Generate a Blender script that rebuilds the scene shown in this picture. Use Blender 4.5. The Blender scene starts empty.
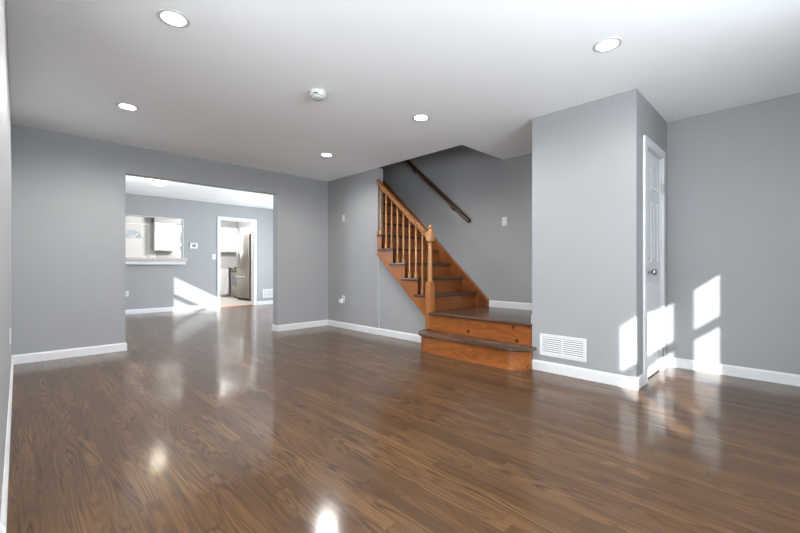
import bpy, bmesh, math, random
from mathutils import Vector, Matrix
random.seed(7)
S = bpy.context.scene
COL = S.collection
PI = math.pi

# ------------------------------------------------------------ camera
cam = bpy.data.cameras.new('camera'); camo = bpy.data.objects.new('camera', cam); COL.objects.link(camo)
cam.lens = 389.0 / 800 * 36; cam.sensor_width = 36; cam.clip_start = 0.02
camo.location = (0, 0, 1.0); camo.rotation_euler = (PI / 2, 0, -math.radians(44.49))
S.camera = camo
# ------------------------------------------------------------ world
w = bpy.data.worlds.new('world'); S.world = w; w.use_nodes = True
bg = w.node_tree.nodes['Background']; bg.inputs[0].default_value = (0.99, 0.99, 1.0, 1); bg.inputs[1].default_value = 1.6
# ------------------------------------------------------------ sun
sd = bpy.data.lights.new('sun', 'SUN'); sd.energy = 14.0; sd.angle = math.radians(0.6); sd.color = (1, 0.95, 0.88)
so = bpy.data.objects.new('sun', sd); COL.objects.link(so)
so.rotation_euler = Vector((1.85, 1.25, -1.0)).to_track_quat('-Z', 'Y').to_euler(); so.location = (-6, -4, 6)
# ------------------------------------------------------------ daylight at the windows
def daylight(loc, direction, sx, sy, power, color=(1.0, 0.993, 0.98)):
    l = bpy.data.lights.new('daylight', 'AREA'); l.shape = 'RECTANGLE'; l.size = sx; l.size_y = sy
    l.energy = power; l.color = color
    o = bpy.data.objects.new('daylight', l); COL.objects.link(o); o.location = loc
    o.rotation_euler = Vector(direction).to_track_quat('-Z', 'Y').to_euler()
daylight((1.45, -1.2, 1.63), (0, 1, -0.08), 2.1, 0.95, 185)      # bank of windows in the back wall
daylight((-1.15, 0.65, 1.2), (1, 0.30, 0.25), 2.2, 1.8, 88)      # tall side window
daylight((-0.60, 7.5, 1.5), (1, 0, 0.0), 1.3, 1.2, 120)          # dining room window, left
daylight((6.0, 7.6, 1.2), (-1, 0, 0.15), 2.2, 1.8, 250)          # added dining room window, right, to brighten that room
daylight((3.9, 13.75, 1.65), (0, -1, 0), 1.0, 1.0, 60)           # kitchen window
# ------------------------------------------------------------ exposure
S.view_settings.view_transform = 'Standard'; S.view_settings.look = 'None'
S.view_settings.exposure = 0.36; S.view_settings.gamma = 1.0; S.view_settings.use_curve_mapping = False

# ------------------------------------------------------------ materials
def nt(name):
    m = bpy.data.materials.new(name); m.use_nodes = True
    t = m.node_tree; b = t.nodes['Principled BSDF']
    return m, t, b
def math_n(t, op, a, b=None, c=None):
    n = t.nodes.new('ShaderNodeMath'); n.operation = op
    for i, v in enumerate((a, b, c)):
        if v is None: continue
        if isinstance(v, (int, float)): n.inputs[i].default_value = v
        else: t.links.new(v, n.inputs[i])
    return n.outputs[0]
def ramp(t, fac, stops):
    n = t.nodes.new('ShaderNodeValToRGB'); e = n.color_ramp.elements
    while len(e) < len(stops): e.new(0.5)
    for k, (p, c) in enumerate(stops):
        e[k].position = p; e[k].color = (*c, 1)
    t.links.new(fac, n.inputs[0]); return n.outputs[0]
def mixc(t, fac, a, b, mode='MIX'):
    n = t.nodes.new('ShaderNodeMix'); n.data_type = 'RGBA'; n.blend_type = mode
    if isinstance(fac, (int, float)): n.inputs[0].default_value = fac
    else: t.links.new(fac, n.inputs[0])
    for i, v in ((6, a), (7, b)):
        if isinstance(v, tuple): n.inputs[i].default_value = (*v, 1)
        else: t.links.new(v, n.inputs[i])
    return n.outputs[2]
def pos(t, obj=False):
    if obj:
        return t.nodes.new('ShaderNodeTexCoord').outputs['Object']
    return t.nodes.new('ShaderNodeNewGeometry').outputs['Position']
def comb(t, x, y, z):
    n = t.nodes.new('ShaderNodeCombineXYZ')
    for i, v in enumerate((x, y, z)):
        if isinstance(v, (int, float)): n.inputs[i].default_value = v
        else: t.links.new(v, n.inputs[i])
    return n.outputs[0]
def noise(t, vec, scale, detail=3, rough=0.5, dist=0.0):
    n = t.nodes.new('ShaderNodeTexNoise'); n.inputs['Scale'].default_value = scale
    n.inputs['Detail'].default_value = detail; n.inputs['Roughness'].default_value = rough
    n.inputs['Distortion'].default_value = dist
    t.links.new(vec, n.inputs['Vector']); return n.outputs['Fac']
def bump(t, b, h, strength, dist=0.002):
    n = t.nodes.new('ShaderNodeBump'); n.inputs['Strength'].default_value = strength; n.inputs['Distance'].default_value = dist
    t.links.new(h, n.inputs['Height']); t.links.new(n.outputs[0], b.inputs['Normal'])

def plain(name, col, rough=0.5, metal=0.0, var=0.03, bscale=60, bstr=0.05):
    m, t, b = nt(name); p = pos(t)
    n = noise(t, p, 3.0, 2)
    lo = tuple(c * (1 - var) for c in col); hi = tuple(min(1, c * (1 + var)) for c in col)
    t.links.new(ramp(t, n, [(0.3, lo), (0.7, hi)]), b.inputs['Base Color'])
    b.inputs['Roughness'].default_value = rough; b.inputs['Metallic'].default_value = metal
    bump(t, b, noise(t, p, bscale, 3), bstr)
    return m
def emit(name, col, strength):
    m, t, b = nt(name)
    b.inputs['Base Color'].default_value = (*col, 1)
    b.inputs['Emission Color'].default_value = (*col, 1); b.inputs['Emission Strength'].default_value = strength
    return m
def glassy(name, tint=(0.9, 0.95, 1.0)):
    m = bpy.data.materials.new(name); m.use_nodes = True; t = m.node_tree; t.nodes.clear()
    o = t.nodes.new('ShaderNodeOutputMaterial'); tr = t.nodes.new('ShaderNodeBsdfTransparent'); g = t.nodes.new('ShaderNodeBsdfGlossy')
    tr.inputs[0].default_value = (*tint, 1); g.inputs['Roughness'].default_value = 0.03
    mx = t.nodes.new('ShaderNodeMixShader'); mx.inputs[0].default_value = 0.08
    t.links.new(tr.outputs[0], mx.inputs[1]); t.links.new(g.outputs[0], mx.inputs[2]); t.links.new(mx.outputs[0], o.inputs[0])
    return m

def oak_floor():
    m, t, b = nt('oak_floor')
    sp = t.nodes.new('ShaderNodeSeparateXYZ'); t.links.new(pos(t), sp.inputs[0])
    x, y = sp.outputs[0], sp.outputs[1]
    fx = math_n(t, 'DIVIDE', x, 0.062); row = math_n(t, 'FLOOR', fx); fr = math_n(t, 'FRACT', fx)
    wn = t.nodes.new('ShaderNodeTexWhiteNoise'); wn.noise_dimensions = '1D'; t.links.new(row, wn.inputs['W'])
    fy = math_n(t, 'ADD', math_n(t, 'DIVIDE', y, 0.78), math_n(t, 'MULTIPLY', wn.outputs[0], 17.0))
    # stagger the butt joints a little so that the boards have different lengths
    fy = math_n(t, 'ADD', fy, math_n(t, 'MULTIPLY', math_n(t, 'SINE', math_n(t, 'MULTIPLY', fy, 1.7)), 0.35))
    idx = math_n(t, 'FLOOR', fy); fry = math_n(t, 'FRACT', fy)
    w2 = t.nodes.new('ShaderNodeTexWhiteNoise'); w2.noise_dimensions = '2D'; t.links.new(comb(t, row, idx, 0), w2.inputs['Vector'])
    rnd = w2.outputs[0]
    base = ramp(t, rnd, [(0.0, (0.090, 0.043, 0.017)), (0.3, (0.122, 0.060, 0.023)), (0.65, (0.148, 0.074, 0.029)), (1.0, (0.180, 0.093, 0.037))])
    off = math_n(t, 'MULTIPLY', rnd, 41.0)
    # fine streaks
    v1 = comb(t, math_n(t, 'MULTIPLY', x, 130.0), math_n(t, 'MULTIPLY', y, 4.0), off)
    g1 = noise(t, v1, 1.0, 4, 0.6)
    # cathedral figure: contour lines of a long soft noise
    v2 = comb(t, math_n(t, 'MULTIPLY', x, 12.0), math_n(t, 'MULTIPLY', y, 0.95), off)
    g2 = noise(t, v2, 1.0, 1.5, 0.45, 0.3)
    ring = math_n(t, 'SINE', math_n(t, 'MULTIPLY', g2, 85.0))
    ring = math_n(t, 'POWER', math_n(t, 'MULTIPLY_ADD', ring, 0.5, 0.5), 1.7)
    msk = ramp(t, noise(t, comb(t, math_n(t, 'MULTIPLY', x, 5.0), math_n(t, 'MULTIPLY', y, 1.2), off), 1.0, 2), [(0.36, (0.18,) * 3), (0.56, (1, 1, 1))])
    ringm = math_n(t, 'MULTIPLY', ring, msk)
    c = mixc(t, math_n(t, 'MULTIPLY', ringm, 0.85), base, (0.026, 0.013, 0.007))
    c = mixc(t, ramp(t, g1, [(0.42, (0.55,) * 3), (0.62, (0,) * 3)]), c, (0.060, 0.033, 0.018))
    # blotchy stain across the boards
    bl = noise(t, comb(t, math_n(t, 'MULTIPLY', x, 6.0), math_n(t, 'MULTIPLY', y, 1.6), math_n(t, 'MULTIPLY', rnd, 9.0)), 1.0, 3)
    c = mixc(t, ramp(t, bl, [(0.38, (0.55,) * 3), (0.62, (0.0,) * 3)]), c, (0.070, 0.038, 0.021))
    # seams
    ex = math_n(t, 'LESS_THAN', fr, 0.03); ey = math_n(t, 'LESS_THAN', fry, 0.004)
    seam = math_n(t, 'MAXIMUM', ex, ey)
    c = mixc(t, math_n(t, 'MULTIPLY', seam, 0.45), c, (0.03, 0.016, 0.009))
    # satin varnish: a soft sheen under a clearer reflection, both growing towards grazing angles
    bn = t.nodes.new('ShaderNodeBump'); bn.inputs['Strength'].default_value = 0.10; bn.inputs['Distance'].default_value = 0.004
    t.links.new(noise(t, pos(t), 4.0, 1), bn.inputs['Height'])
    df = t.nodes.new('ShaderNodeBsdfDiffuse'); t.links.new(c, df.inputs['Color'])
    g1_ = t.nodes.new('ShaderNodeBsdfGlossy'); g2_ = t.nodes.new('ShaderNodeBsdfGlossy')
    rr = t.nodes.new('ShaderNodeMapRange'); t.links.new(noise(t, pos(t), 7.0, 3), rr.inputs[0])
    rr.inputs[1].default_value = 0.3; rr.inputs[2].default_value = 0.7; rr.inputs[3].default_value = 0.09; rr.inputs[4].default_value = 0.15
    t.links.new(rr.outputs[0], g1_.inputs['Roughness']); g2_.inputs['Roughness'].default_value = 0.32
    for q in (g1_, g2_): t.links.new(bn.outputs[0], q.inputs['Normal']); q.inputs['Color'].default_value = (1, 1, 1, 1)
    gm = t.nodes.new('ShaderNodeMixShader'); gm.inputs[0].default_value = 0.30
    t.links.new(g1_.outputs[0], gm.inputs[1]); t.links.new(g2_.outputs[0], gm.inputs[2])
    fr_n = t.nodes.new('ShaderNodeFresnel'); fr_n.inputs['IOR'].default_value = 1.42
    f = math_n(t, 'MINIMUM', math_n(t, 'MULTIPLY', fr_n.outputs[0], 0.90), 0.45)
    mx = t.nodes.new('ShaderNodeMixShader'); t.links.new(f, mx.inputs[0])
    t.links.new(df.outputs[0], mx.inputs[1]); t.links.new(gm.outputs[0], mx.inputs[2])
    t.links.new(mx.outputs[0], t.nodes['Material Output'].inputs[0]); t.nodes.remove(b)
    return m

def wood(name, cols, axis='Y', rough=0.3, ring=0.5, dark=(0.05, 0.02, 0.008), knots=0.0, coat=0.12, boards=None):
    """stained wood whose grain runs along one axis"""
    m, t, b = nt(name)
    sp = t.nodes.new('ShaderNodeSeparateXYZ'); t.links.new(pos(t), sp.inputs[0])
    k = {'X': (1.6, 14, 14), 'Y': (14, 1.6, 14), 'Z': (14, 14, 1.6)}[axis]
    co = [math_n(t, 'MULTIPLY', sp.outputs[i], k[i]) for i in range(3)]
    v = comb(t, *co)
    g = noise(t, v, 0.6, 2, 0.5, 0.4)
    rg = math_n(t, 'POWER', math_n(t, 'MULTIPLY_ADD', math_n(t, 'SINE', math_n(t, 'MULTIPLY', g, 70.0)), 0.5, 0.5), 2.5)
    fine = noise(t, v, 7.0, 4, 0.6)
    c = ramp(t, noise(t, v, 0.35, 3), [(0.3, cols[0]), (0.5, cols[1]), (0.72, cols[2])])
    c = mixc(t, math_n(t, 'MULTIPLY', rg, ring), c, dark)
    c = mixc(t, ramp(t, fine, [(0.40, (0.4,) * 3), (0.6, (0,) * 3)]), c, dark)
    if knots:
        vo = t.nodes.new('ShaderNodeTexVoronoi'); vo.inputs['Scale'].default_value = 1.0
        kv = comb(t, *[math_n(t, 'MULTIPLY', sp.outputs[i], 5.0) for i in range(3)])
        t.links.new(kv, vo.inputs['Vector'])
        c = mixc(t, ramp(t, vo.outputs['Distance'], [(0.05, (knots,) * 3), (0.13, (0,) * 3)]), c, (0.03, 0.010, 0.004))
    if boards:
        ax, wd = boards
        f = math_n(t, 'LESS_THAN', math_n(t, 'FRACT', math_n(t, 'DIVIDE', sp.outputs['XYZ'.index(ax)], wd)), 0.03)
        c = mixc(t, math_n(t, 'MULTIPLY', f, 0.7), c, (0.01, 0.005, 0.003))
    t.links.new(c, b.inputs['Base Color']); b.inputs['Roughness'].default_value = rough; b.inputs['Specular IOR Level'].default_value = 0.35
    b.inputs['Coat Weight'].default_value = coat; b.inputs['Coat Roughness'].default_value = 0.12
    bump(t, b, fine, 0.06)
    return m

def granite():
    m, t, b = nt('granite')
    n = noise(t, pos(t), 90, 4, 0.7)
    t.links.new(ramp(t, n, [(0.35, (0.22, 0.17, 0.14)), (0.5, (0.50, 0.44, 0.39)), (0.65, (0.74, 0.70, 0.66))]), b.inputs['Base Color'])
    b.inputs['Roughness'].default_value = 0.2
    return m
def tile(name, c1, grout, w, h, swap=False):
    m, t, b = nt(name)
    bt = t.nodes.new('ShaderNodeTexBrick'); p = pos(t)
    if swap:
        sp = t.nodes.new('ShaderNodeSeparateXYZ'); t.links.new(p, sp.inputs[0])
        p = comb(t, math_n(t, 'ADD', sp.outputs[0], sp.outputs[1]), sp.outputs[2], 0)
    t.links.new(p, bt.inputs['Vector'])
    bt.inputs['Color1'].default_value = (*c1, 1); bt.inputs['Color2'].default_value = (*[c * 0.93 for c in c1], 1); bt.inputs['Mortar'].default_value = (*grout, 1)
    bt.inputs['Scale'].default_value = 1.0; bt.inputs['Brick Width'].default_value = w; bt.inputs['Row Height'].default_value = h; bt.inputs['Mortar Size'].default_value = 0.004
    t.links.new(bt.outputs[0], b.inputs['Base Color']); b.inputs['Roughness'].default_value = 0.3
    return m
def steel():
    m, t, b = nt('brushed_steel')
    sp = t.nodes.new('ShaderNodeSeparateXYZ'); t.links.new(pos(t), sp.inputs[0])
    v = comb(t, math_n(t, 'MULTIPLY', sp.outputs[0], 3), math_n(t, 'MULTIPLY', sp.outputs[1], 3), math_n(t, 'MULTIPLY', sp.outputs[2], 200))
    n = noise(t, v, 1.0, 3)
    t.links.new(ramp(t, n, [(0.3, (0.25, 0.22, 0.19)), (0.7, (0.32, 0.285, 0.25))]), b.inputs['Base Color'])
    b.inputs['Metallic'].default_value = 0.95; b.inputs['Roughness'].default_value = 0.28
    return m

M = dict(
    wall=plain('wall_paint', (0.294, 0.295, 0.297), 0.55, var=0.012, bscale=220, bstr=0.04),
    ceil=plain('ceiling_paint', (0.94, 0.948, 0.958), 0.8, var=0.01, bscale=180, bstr=0.05),
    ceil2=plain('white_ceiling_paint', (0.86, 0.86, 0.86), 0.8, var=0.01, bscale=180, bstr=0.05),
    trim=plain('white_trim_paint', (0.63, 0.63, 0.63), 0.32, var=0.01, bscale=50, bstr=0.02),
    bead=plain('pale_bead', (0.38, 0.385, 0.39), 0.4, var=0.01),  # toned paler than the wall around it
    shade=plain('duct_grey', (0.22, 0.22, 0.225), 0.6),
    plastic=plain('white_plastic', (0.64, 0.64, 0.635), 0.35, var=0.01),
    dark=plain('dark_slot', (0.05, 0.05, 0.055), 0.6),
    grey=plain('grey_plastic', (0.16, 0.165, 0.17), 0.4),
    nickel=plain('satin_nickel', (0.42, 0.41, 0.40), 0.28, metal=0.95),
    black=plain('black_enamel', (0.02, 0.02, 0.022), 0.25),
    cab=plain('white_cabinet_paint', (0.68, 0.68, 0.68), 0.3, var=0.01),
    steel=steel(), granite=granite(),
    kfloor=tile('kitchen_tile', (0.50, 0.47, 0.43), (0.38, 0.36, 0.33), 0.45, 0.45),
    splash=tile('backsplash_tile', (0.52, 0.52, 0.52), (0.44, 0.44, 0.44), 0.15, 0.075, True),
    siding=plain('grey_siding', (0.16, 0.16, 0.17), 0.8), grass=plain('lawn', (0.10, 0.16, 0.06), 0.9, var=0.3),
    glass=glassy('window_glass'), dglass=plain('oven_glass', (0.10, 0.11, 0.12), 0.1),
    floor=oak_floor(),
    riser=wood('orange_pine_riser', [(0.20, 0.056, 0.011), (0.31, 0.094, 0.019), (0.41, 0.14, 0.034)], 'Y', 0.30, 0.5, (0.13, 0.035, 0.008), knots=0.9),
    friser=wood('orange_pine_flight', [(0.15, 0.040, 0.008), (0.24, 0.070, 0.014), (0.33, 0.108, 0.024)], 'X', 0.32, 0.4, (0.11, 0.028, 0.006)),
    stringer=wood('orange_pine_stringer', [(0.23, 0.070, 0.015), (0.33, 0.108, 0.025), (0.42, 0.15, 0.038)], 'Y', 0.32, 0.3, (0.17, 0.05, 0.012)),
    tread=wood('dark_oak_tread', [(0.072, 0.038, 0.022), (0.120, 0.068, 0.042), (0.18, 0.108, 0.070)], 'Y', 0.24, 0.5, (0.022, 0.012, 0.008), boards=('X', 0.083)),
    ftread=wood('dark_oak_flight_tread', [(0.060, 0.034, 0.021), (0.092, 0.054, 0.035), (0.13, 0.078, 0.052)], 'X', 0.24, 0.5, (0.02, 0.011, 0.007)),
    rail=wood('oak_rail', [(0.24, 0.095, 0.030), (0.32, 0.132, 0.044), (0.40, 0.175, 0.062)], 'Y', 0.28, 0.3, (0.13, 0.045, 0.013)),
    newel=wood('oak_newel', [(0.34, 0.150, 0.050), (0.45, 0.210, 0.078), (0.55, 0.275, 0.110)], 'Z', 0.28, 0.3, (0.20, 0.075, 0.022)),
    newel_base=wood('pine_newel_base', [(0.29, 0.100, 0.026), (0.38, 0.140, 0.038), (0.46, 0.185, 0.055)], 'Z', 0.28, 0.3, (0.17, 0.05, 0.014)),
    walnut=wood('dark_wall_rail', [(0.050, 0.020, 0.010), (0.080, 0.033, 0.016), (0.120, 0.055, 0.025)], 'Y', 0.25, 0.3, (0.02, 0.008, 0.004)),
    lamp=emit('lamp_lens', (1, 0.985, 0.96), 10.0),
    bowl=emit('alabaster_glass', (1.0, 0.80, 0.50), 1.6),
)

# ------------------------------------------------------------ mesh helpers
def box(bm, x0, y0, z0, x1, y1, z1, bev=0.0):
    r = bmesh.ops.create_cube(bm, size=1.0)['verts']
    for v in r:
        v.co = Vector((x0 + (v.co.x + .5) * (x1 - x0), y0 + (v.co.y + .5) * (y1 - y0), z0 + (v.co.z + .5) * (z1 - z0)))
    if bev:
        es = list({e for v in r for e in v.link_edges})
        bmesh.ops.bevel(bm, geom=es, offset=bev, segments=2, profile=0.6, affect='EDGES')
def prism(bm, pts, axis, a0, a1):
    """extrude a 2D outline; axis X: pts=(y,z); Y: pts=(x,z); Z: pts=(x,y)"""
    def P(p, a): return {'X': (a, p[0], p[1]), 'Y': (p[0], a, p[1]), 'Z': (p[0], p[1], a)}[axis]
    A = [bm.verts.new(P(p, a0)) for p in pts]; B = [bm.verts.new(P(p, a1)) for p in pts]
    n = len(pts); bm.faces.new(A); bm.faces.new(list(reversed(B)))
    for i in range(n): bm.faces.new((A[i], B[i], B[(i + 1) % n], A[(i + 1) % n]))
def lathe(bm, prof, seg=24, loc=(0, 0, 0), axis='Z', flip=1):
    """prof = [(r, h)...] round an axis"""
    rings = []
    for r, h in prof:
        ring = []
        for i in range(seg):
            a = 2 * PI * i / seg; c, s = r * math.cos(a), r * math.sin(a)
            p = {'Z': (c, s, h * flip), 'Y': (c, h * flip, s), 'X': (h * flip, c, s)}[axis]
            ring.append(bm.verts.new((p[0] + loc[0], p[1] + loc[1], p[2] + loc[2])))
        rings.append(ring)
    for a, b in zip(rings, rings[1:]):
        for i in range(seg): bm.faces.new((a[i], a[(i + 1) % seg], b[(i + 1) % seg], b[i]))
    if prof[0][0] > 1e-4: bm.faces.new(rings[0])
    if prof[-1][0] > 1e-4: bm.faces.new(list(reversed(rings[-1])))
def tube(bm, pts, r, seg=10, sx=1.0):
    pts = [Vector(p) for p in pts]; rings = []
    for k, p in enumerate(pts):
        d = (pts[min(k + 1, len(pts) - 1)] - pts[max(k - 1, 0)]).normalized()
        u = d.cross(Vector((0, 0, 1))); u = u.normalized() if u.length > 1e-4 else Vector((1, 0, 0))
        v = d.cross(u)
        rings.append([bm.verts.new(p + r * (sx * math.cos(2 * PI * i / seg) * u + math.sin(2 * PI * i / seg) * v)) for i in range(seg)])
    for a, b in zip(rings, rings[1:]):
        for i in range(seg): bm.faces.new((a[i], a[(i + 1) % seg], b[(i + 1) % seg], b[i]))
    bm.faces.new(rings[0]); bm.faces.new(list(reversed(rings[-1])))
def sweep(bm, prof, p0, p1, up=Vector((0, 0, 1))):
    """closed profile (side, up) swept straight from p0 to p1, plumb-cut ends"""
    p0, p1 = Vector(p0), Vector(p1); d = (p1 - p0); side = d.cross(up).normalized()
    A = [bm.verts.new(p0 + side * a + up * b) for a, b in prof]; B = [bm.verts.new(p1 + side * a + up * b) for a, b in prof]
    n = len(prof); bm.faces.new(A); bm.faces.new(list(reversed(B)))
    for i in range(n): bm.faces.new((A[i], B[i], B[(i + 1) % n], A[(i + 1) % n]))
def obj(name, bm, mat, parent=None, smooth=False):
    bmesh.ops.recalc_face_normals(bm, faces=bm.faces)
    me = bpy.data.meshes.new(name); bm.to_mesh(me); bm.free()
    me.materials.append(M[mat] if isinstance(mat, str) else mat)
    if smooth:
        for p in me.polygons: p.use_smooth = True
        try: me.set_sharp_from_angle(angle=math.radians(38))
        except Exception: pass
    o = bpy.data.objects.new(name, me); COL.objects.link(o)
    if parent:
        o.parent = parent
        # parts are modelled in room coordinates: take the thing's own place off
        base = parent; off = Vector((0, 0, 0))
        while base is not None:
            off += base.location; base = base.parent
        if off.length: me.transform(Matrix.Translation(-off))
    return o
def bobj(name, mat, parent, *a, bev=0.0, **k):
    bm = bmesh.new(); box(bm, *a, bev=bev); return obj(name, bm, mat, parent, **k)
def thing(name, label, cat, loc=(0, 0, 0), group=None):
    o = bpy.data.objects.new(name, None); COL.objects.link(o); o.location = loc; o.empty_display_size = 0.05
    o['label'] = label; o['category'] = cat
    if group: o['group'] = group
    return o
def tag(o, label, cat, group=None):
    o['label'] = label; o['category'] = cat
    if group: o['group'] = group
    return o
def struct(name, bm, mat, label=None, parent=None, **k):
    o = obj(name, bm, mat, parent, **k)
    if not parent:
        o['kind'] = 'structure'
        if label: o['label'] = label
    return o
def sempty(name, label, loc=(0, 0, 0)):
    o = bpy.data.objects.new(name, None); COL.objects.link(o); o['kind'] = 'structure'; o['label'] = label; o.location = loc
    o.empty_display_size = 0.05
    return o
def boxes(*bs):
    bm = bmesh.new()
    for b in bs: box(bm, *b)
    return bm

# ------------------------------------------------------------ dimensions
SWX = 4.70; H = 2.45; HD = 2.53; LX = -0.045; FY = 5.60; FT = 0.135; RX = 4.66; CX = 3.59; WX = 3.775
CY0, CY1 = 0.91, 1.81; BY = -1.0; JX = -0.9; JY = 1.95; DY = 9.80; KY = 13.6; KX = 5.65
HDN = FY + FT
OX0, OX1, OZ = 0.915, 2.85, 2.115
WZ0, WZ1 = 1.15, 2.22   # window sills and heads

# ------------------------------------------------------------ floor and ceilings
struct('floor', boxes((JX - .12, BY - .12, -0.1, KX + .12, DY + .0, 0.0)), 'floor', 'brown stained oak strip floor running through both rooms')
struct('floor_kitchen', boxes((JX - .12, DY + 0.0, -0.1, KX + .12, KY + .12, 0.0)), 'kfloor', 'pale tiled kitchen floor beyond the doorway')
TOP = 2.62
struct('ceiling', boxes((JX - .12, BY - .12, H, WX, HDN, TOP), (WX, BY - .12, H, SWX + .12, 2.79, TOP)), 'ceil', 'flat off-white ceiling with recessed lights')
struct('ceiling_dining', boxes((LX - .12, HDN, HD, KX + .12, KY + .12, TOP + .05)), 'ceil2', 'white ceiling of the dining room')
# ------------------------------------------------------------ walls
T = .12
struct('wall_left', boxes((LX - T, JY, 0, LX, FY, H)), 'wall', 'narrow strip of grey wall at the left')
struct('wall_entry', boxes((JX, JY, 0, LX - T, JY + T, H), (JX - T, JY, 0, JX, JY + T, H)), 'wall')
# side wall beside the camera with its window hole
SW = (-.5, 1.8, .3, 2.2)
struct('wall_side', boxes((JX - T, BY, 0, JX, SW[0], H), (JX - T, SW[1], 0, JX, JY, H), (JX - T, SW[0], 0, JX, SW[1], SW[2]), (JX - T, SW[0], SW[3], JX, SW[1], H)), 'wall')
holes = [(0.41, 0.79), (0.88, 1.91), (1.985, 2.44)]
bs = []; xp = JX - T
for a, b in holes: bs.append((xp, BY - T, 0, a, BY, H)); bs += [(a, BY - T, 0, b, BY, WZ0), (a, BY - T, WZ1, b, BY, H)]; xp = b
bs.append((xp, BY - T, 0, RX + T, BY, H))
struct('wall_back', boxes(*bs), 'wall')
struct('wall_far', boxes((LX - T, FY, 0, OX0, FY + FT, H), (OX0, FY, OZ, OX1, FY + FT, H), (OX1, FY, 0, RX + T, FY + FT, H)), 'wall', 'grey far wall with a wide cased opening')
struct('wall_right', boxes((RX, BY, 0, RX + T, CY0, H)), 'wall', 'grey wall at the right with sunlight patches')
# closet box
struct('wall_closet', boxes((CX, CY0, 0, CX + T, CY1, H), (CX + T, CY1 - T, 0, SWX, CY1, H), (CX + T, CY0, 0, 3.86, CY0 + T, H), (4.44, CY0, 0, RX, CY0 + T, H), (3.86, CY0, 2.045, 4.44, CY0 + T, H)), 'wall', 'pale grey closet column with a six-panel door round its corner')
struct('wall_closet_back', boxes((RX, CY0, 0, RX + T, CY1, H)), 'wall')
# stair well
struct('wall_stairwell', boxes((SWX, CY1, 0, SWX + T, HDN, 5.0)), 'wall', 'shaded grey wall behind the stairs')
struct('wall_stair', boxes((WX, 4.30, 0, WX + .095, FY, H)), 'wall', 'pale grey wall left of the stairs')
struct('wall_understair', (lambda bm: (prism(bm, [(3.23, 0), (4.299, 0), (4.299, 1.18), (4.2, 1.15), (3.23, .33)], 'X', WX + .010, WX + .07), bm)[1])(bmesh.new()), 'wall', 'pale grey wall panel below the stair stringer')
struct('wall_upper', boxes((WX - .06, 2.79, TOP, WX + .06, HDN, 5.0), (WX + .06, 2.67, TOP, RX, 2.79, 5.0), (WX + .06, HDN, TOP + .06, RX, HDN + .12, 5.0), (WX - .06, 2.67, 5.0, RX + T, HDN + .12, 5.1)), 'wall')
# dining and kitchen
DWY0, DWY1 = 6.95, 8.09
struct('wall_dining_left', boxes((LX - T, HDN, 0, LX, DWY0, HD), (LX - T, DWY1, 0, LX, DY + T, HD), (LX - T, DWY0, 0, LX, DWY1, WZ0), (LX - T, DWY0, WZ1, LX, DWY1, HD)), 'wall')
DX0, DX1, DZ = 3.505, 4.335, 2.15   # kitchen doorway
PX0, PX1, PZ0, PZ1 = 1.05, 2.70, 1.128, 2.085  # pass-through
struct('wall_dining', boxes((LX, DY, 0, PX0, DY + T, HD), (PX0, DY, 0, PX1, DY + T, PZ0), (PX0, DY, PZ1, PX1, DY + T, HD),
       (PX1, DY, 0, DX0, DY + T, HD), (DX0, DY, DZ, DX1, DY + T, HD), (DX1, DY, 0, KX, DY + T, HD)), 'wall', 'grey dining room wall with pass-through and doorway')
struct('wall_dining_right', boxes((KX, HDN, 0, KX + T, 6.5, HD), (KX, 6.5, 0, KX + T, 8.7, .25), (KX, 6.5, 2.2, KX + T, 8.7, HD), (KX, 8.7, 0, KX + T, KY + T, HD), (RX + T, FY, 0, KX + T, FY + FT, HD)), 'wall')
# kitchen back wall holes: entry door 2.06-2.92, window 3.45-4.15
KD0, KD1, KDZ = 1.96, 2.81, 2.28
KW0, KW1, KWZ0, KWZ1 = 3.62, 4.30, 1.28, 2.12
struct('wall_kitchen', boxes((LX, KY, 0, KD0, KY + T, HD), (KD0, KY, KDZ, KD1, KY + T, HD), (KD1, KY, 0, KW0, KY + T, HD),
       (KW0, KY, 0, KW1, KY + T, KWZ0), (KW0, KY, KWZ1, KW1, KY + T, HD), (KW1, KY, 0, KX, KY + T, HD)), 'cab', 'white kitchen wall beyond the pass-through')
struct('wall_kitchen_left', boxes((LX - T, DY + T, 0, LX, KY + T, HD)), 'wall')
# soffits over the kitchen cabinets
struct('trim_soffit', boxes((2.87, 13.26, 2.31, KX, KY, HD), (5.30, DY + T, 2.31, KX, 13.26, HD)), 'wall')
# exterior beyond the windows
struct('exterior_ground', boxes((-30, -30, -0.4, 30, 40, -0.3)), 'grass')
struct('sun_blocker_side', boxes((-2.95, -2.55, -0.3, -2.75, 1.2, 3.7)), 'siding')  # unseen slab added to keep direct sun out of the side window
struct('exterior_wall_rear', boxes((-4, 17.5, -0.3, 12, 17.7, 2.6)), 'siding')

# ------------------------------------------------------------ baseboards
BH = 0.095; BT = 0.014
def base_run(bm, p0, p1, n, z=0.0, h=BH):
    """n = direction off the wall"""
    p0, p1, n = Vector((*p0, z)), Vector((*p1, z)), Vector((*n, 0))
    prof = [(0, 0), (BT, 0), (BT, h - .016), (BT * .55, h - .004), (BT * .4, h), (0, h)]
    A = [bm.verts.new(p0 + n * a + Vector((0, 0, b))) for a, b in prof]; B = [bm.verts.new(p1 + n * a + Vector((0, 0, b))) for a, b in prof]
    k = len(prof); bm.faces.new(A); bm.faces.new(list(reversed(B)))
    for i in range(k): bm.faces.new((A[i], B[i], B[(i + 1) % k], A[(i + 1) % k]))
def baseboard(name, runs, label=None):
    bm = bmesh.new()
    for r in runs: base_run(bm, *r)
    struct(name, bm, 'trim', label)
baseboard('baseboard_left', [((LX, JY), (LX, FY), (1, 0)), ((JX, JY), (LX, JY), (0, -1)), ((JX, BY), (JX, JY), (1, 0))])
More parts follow.
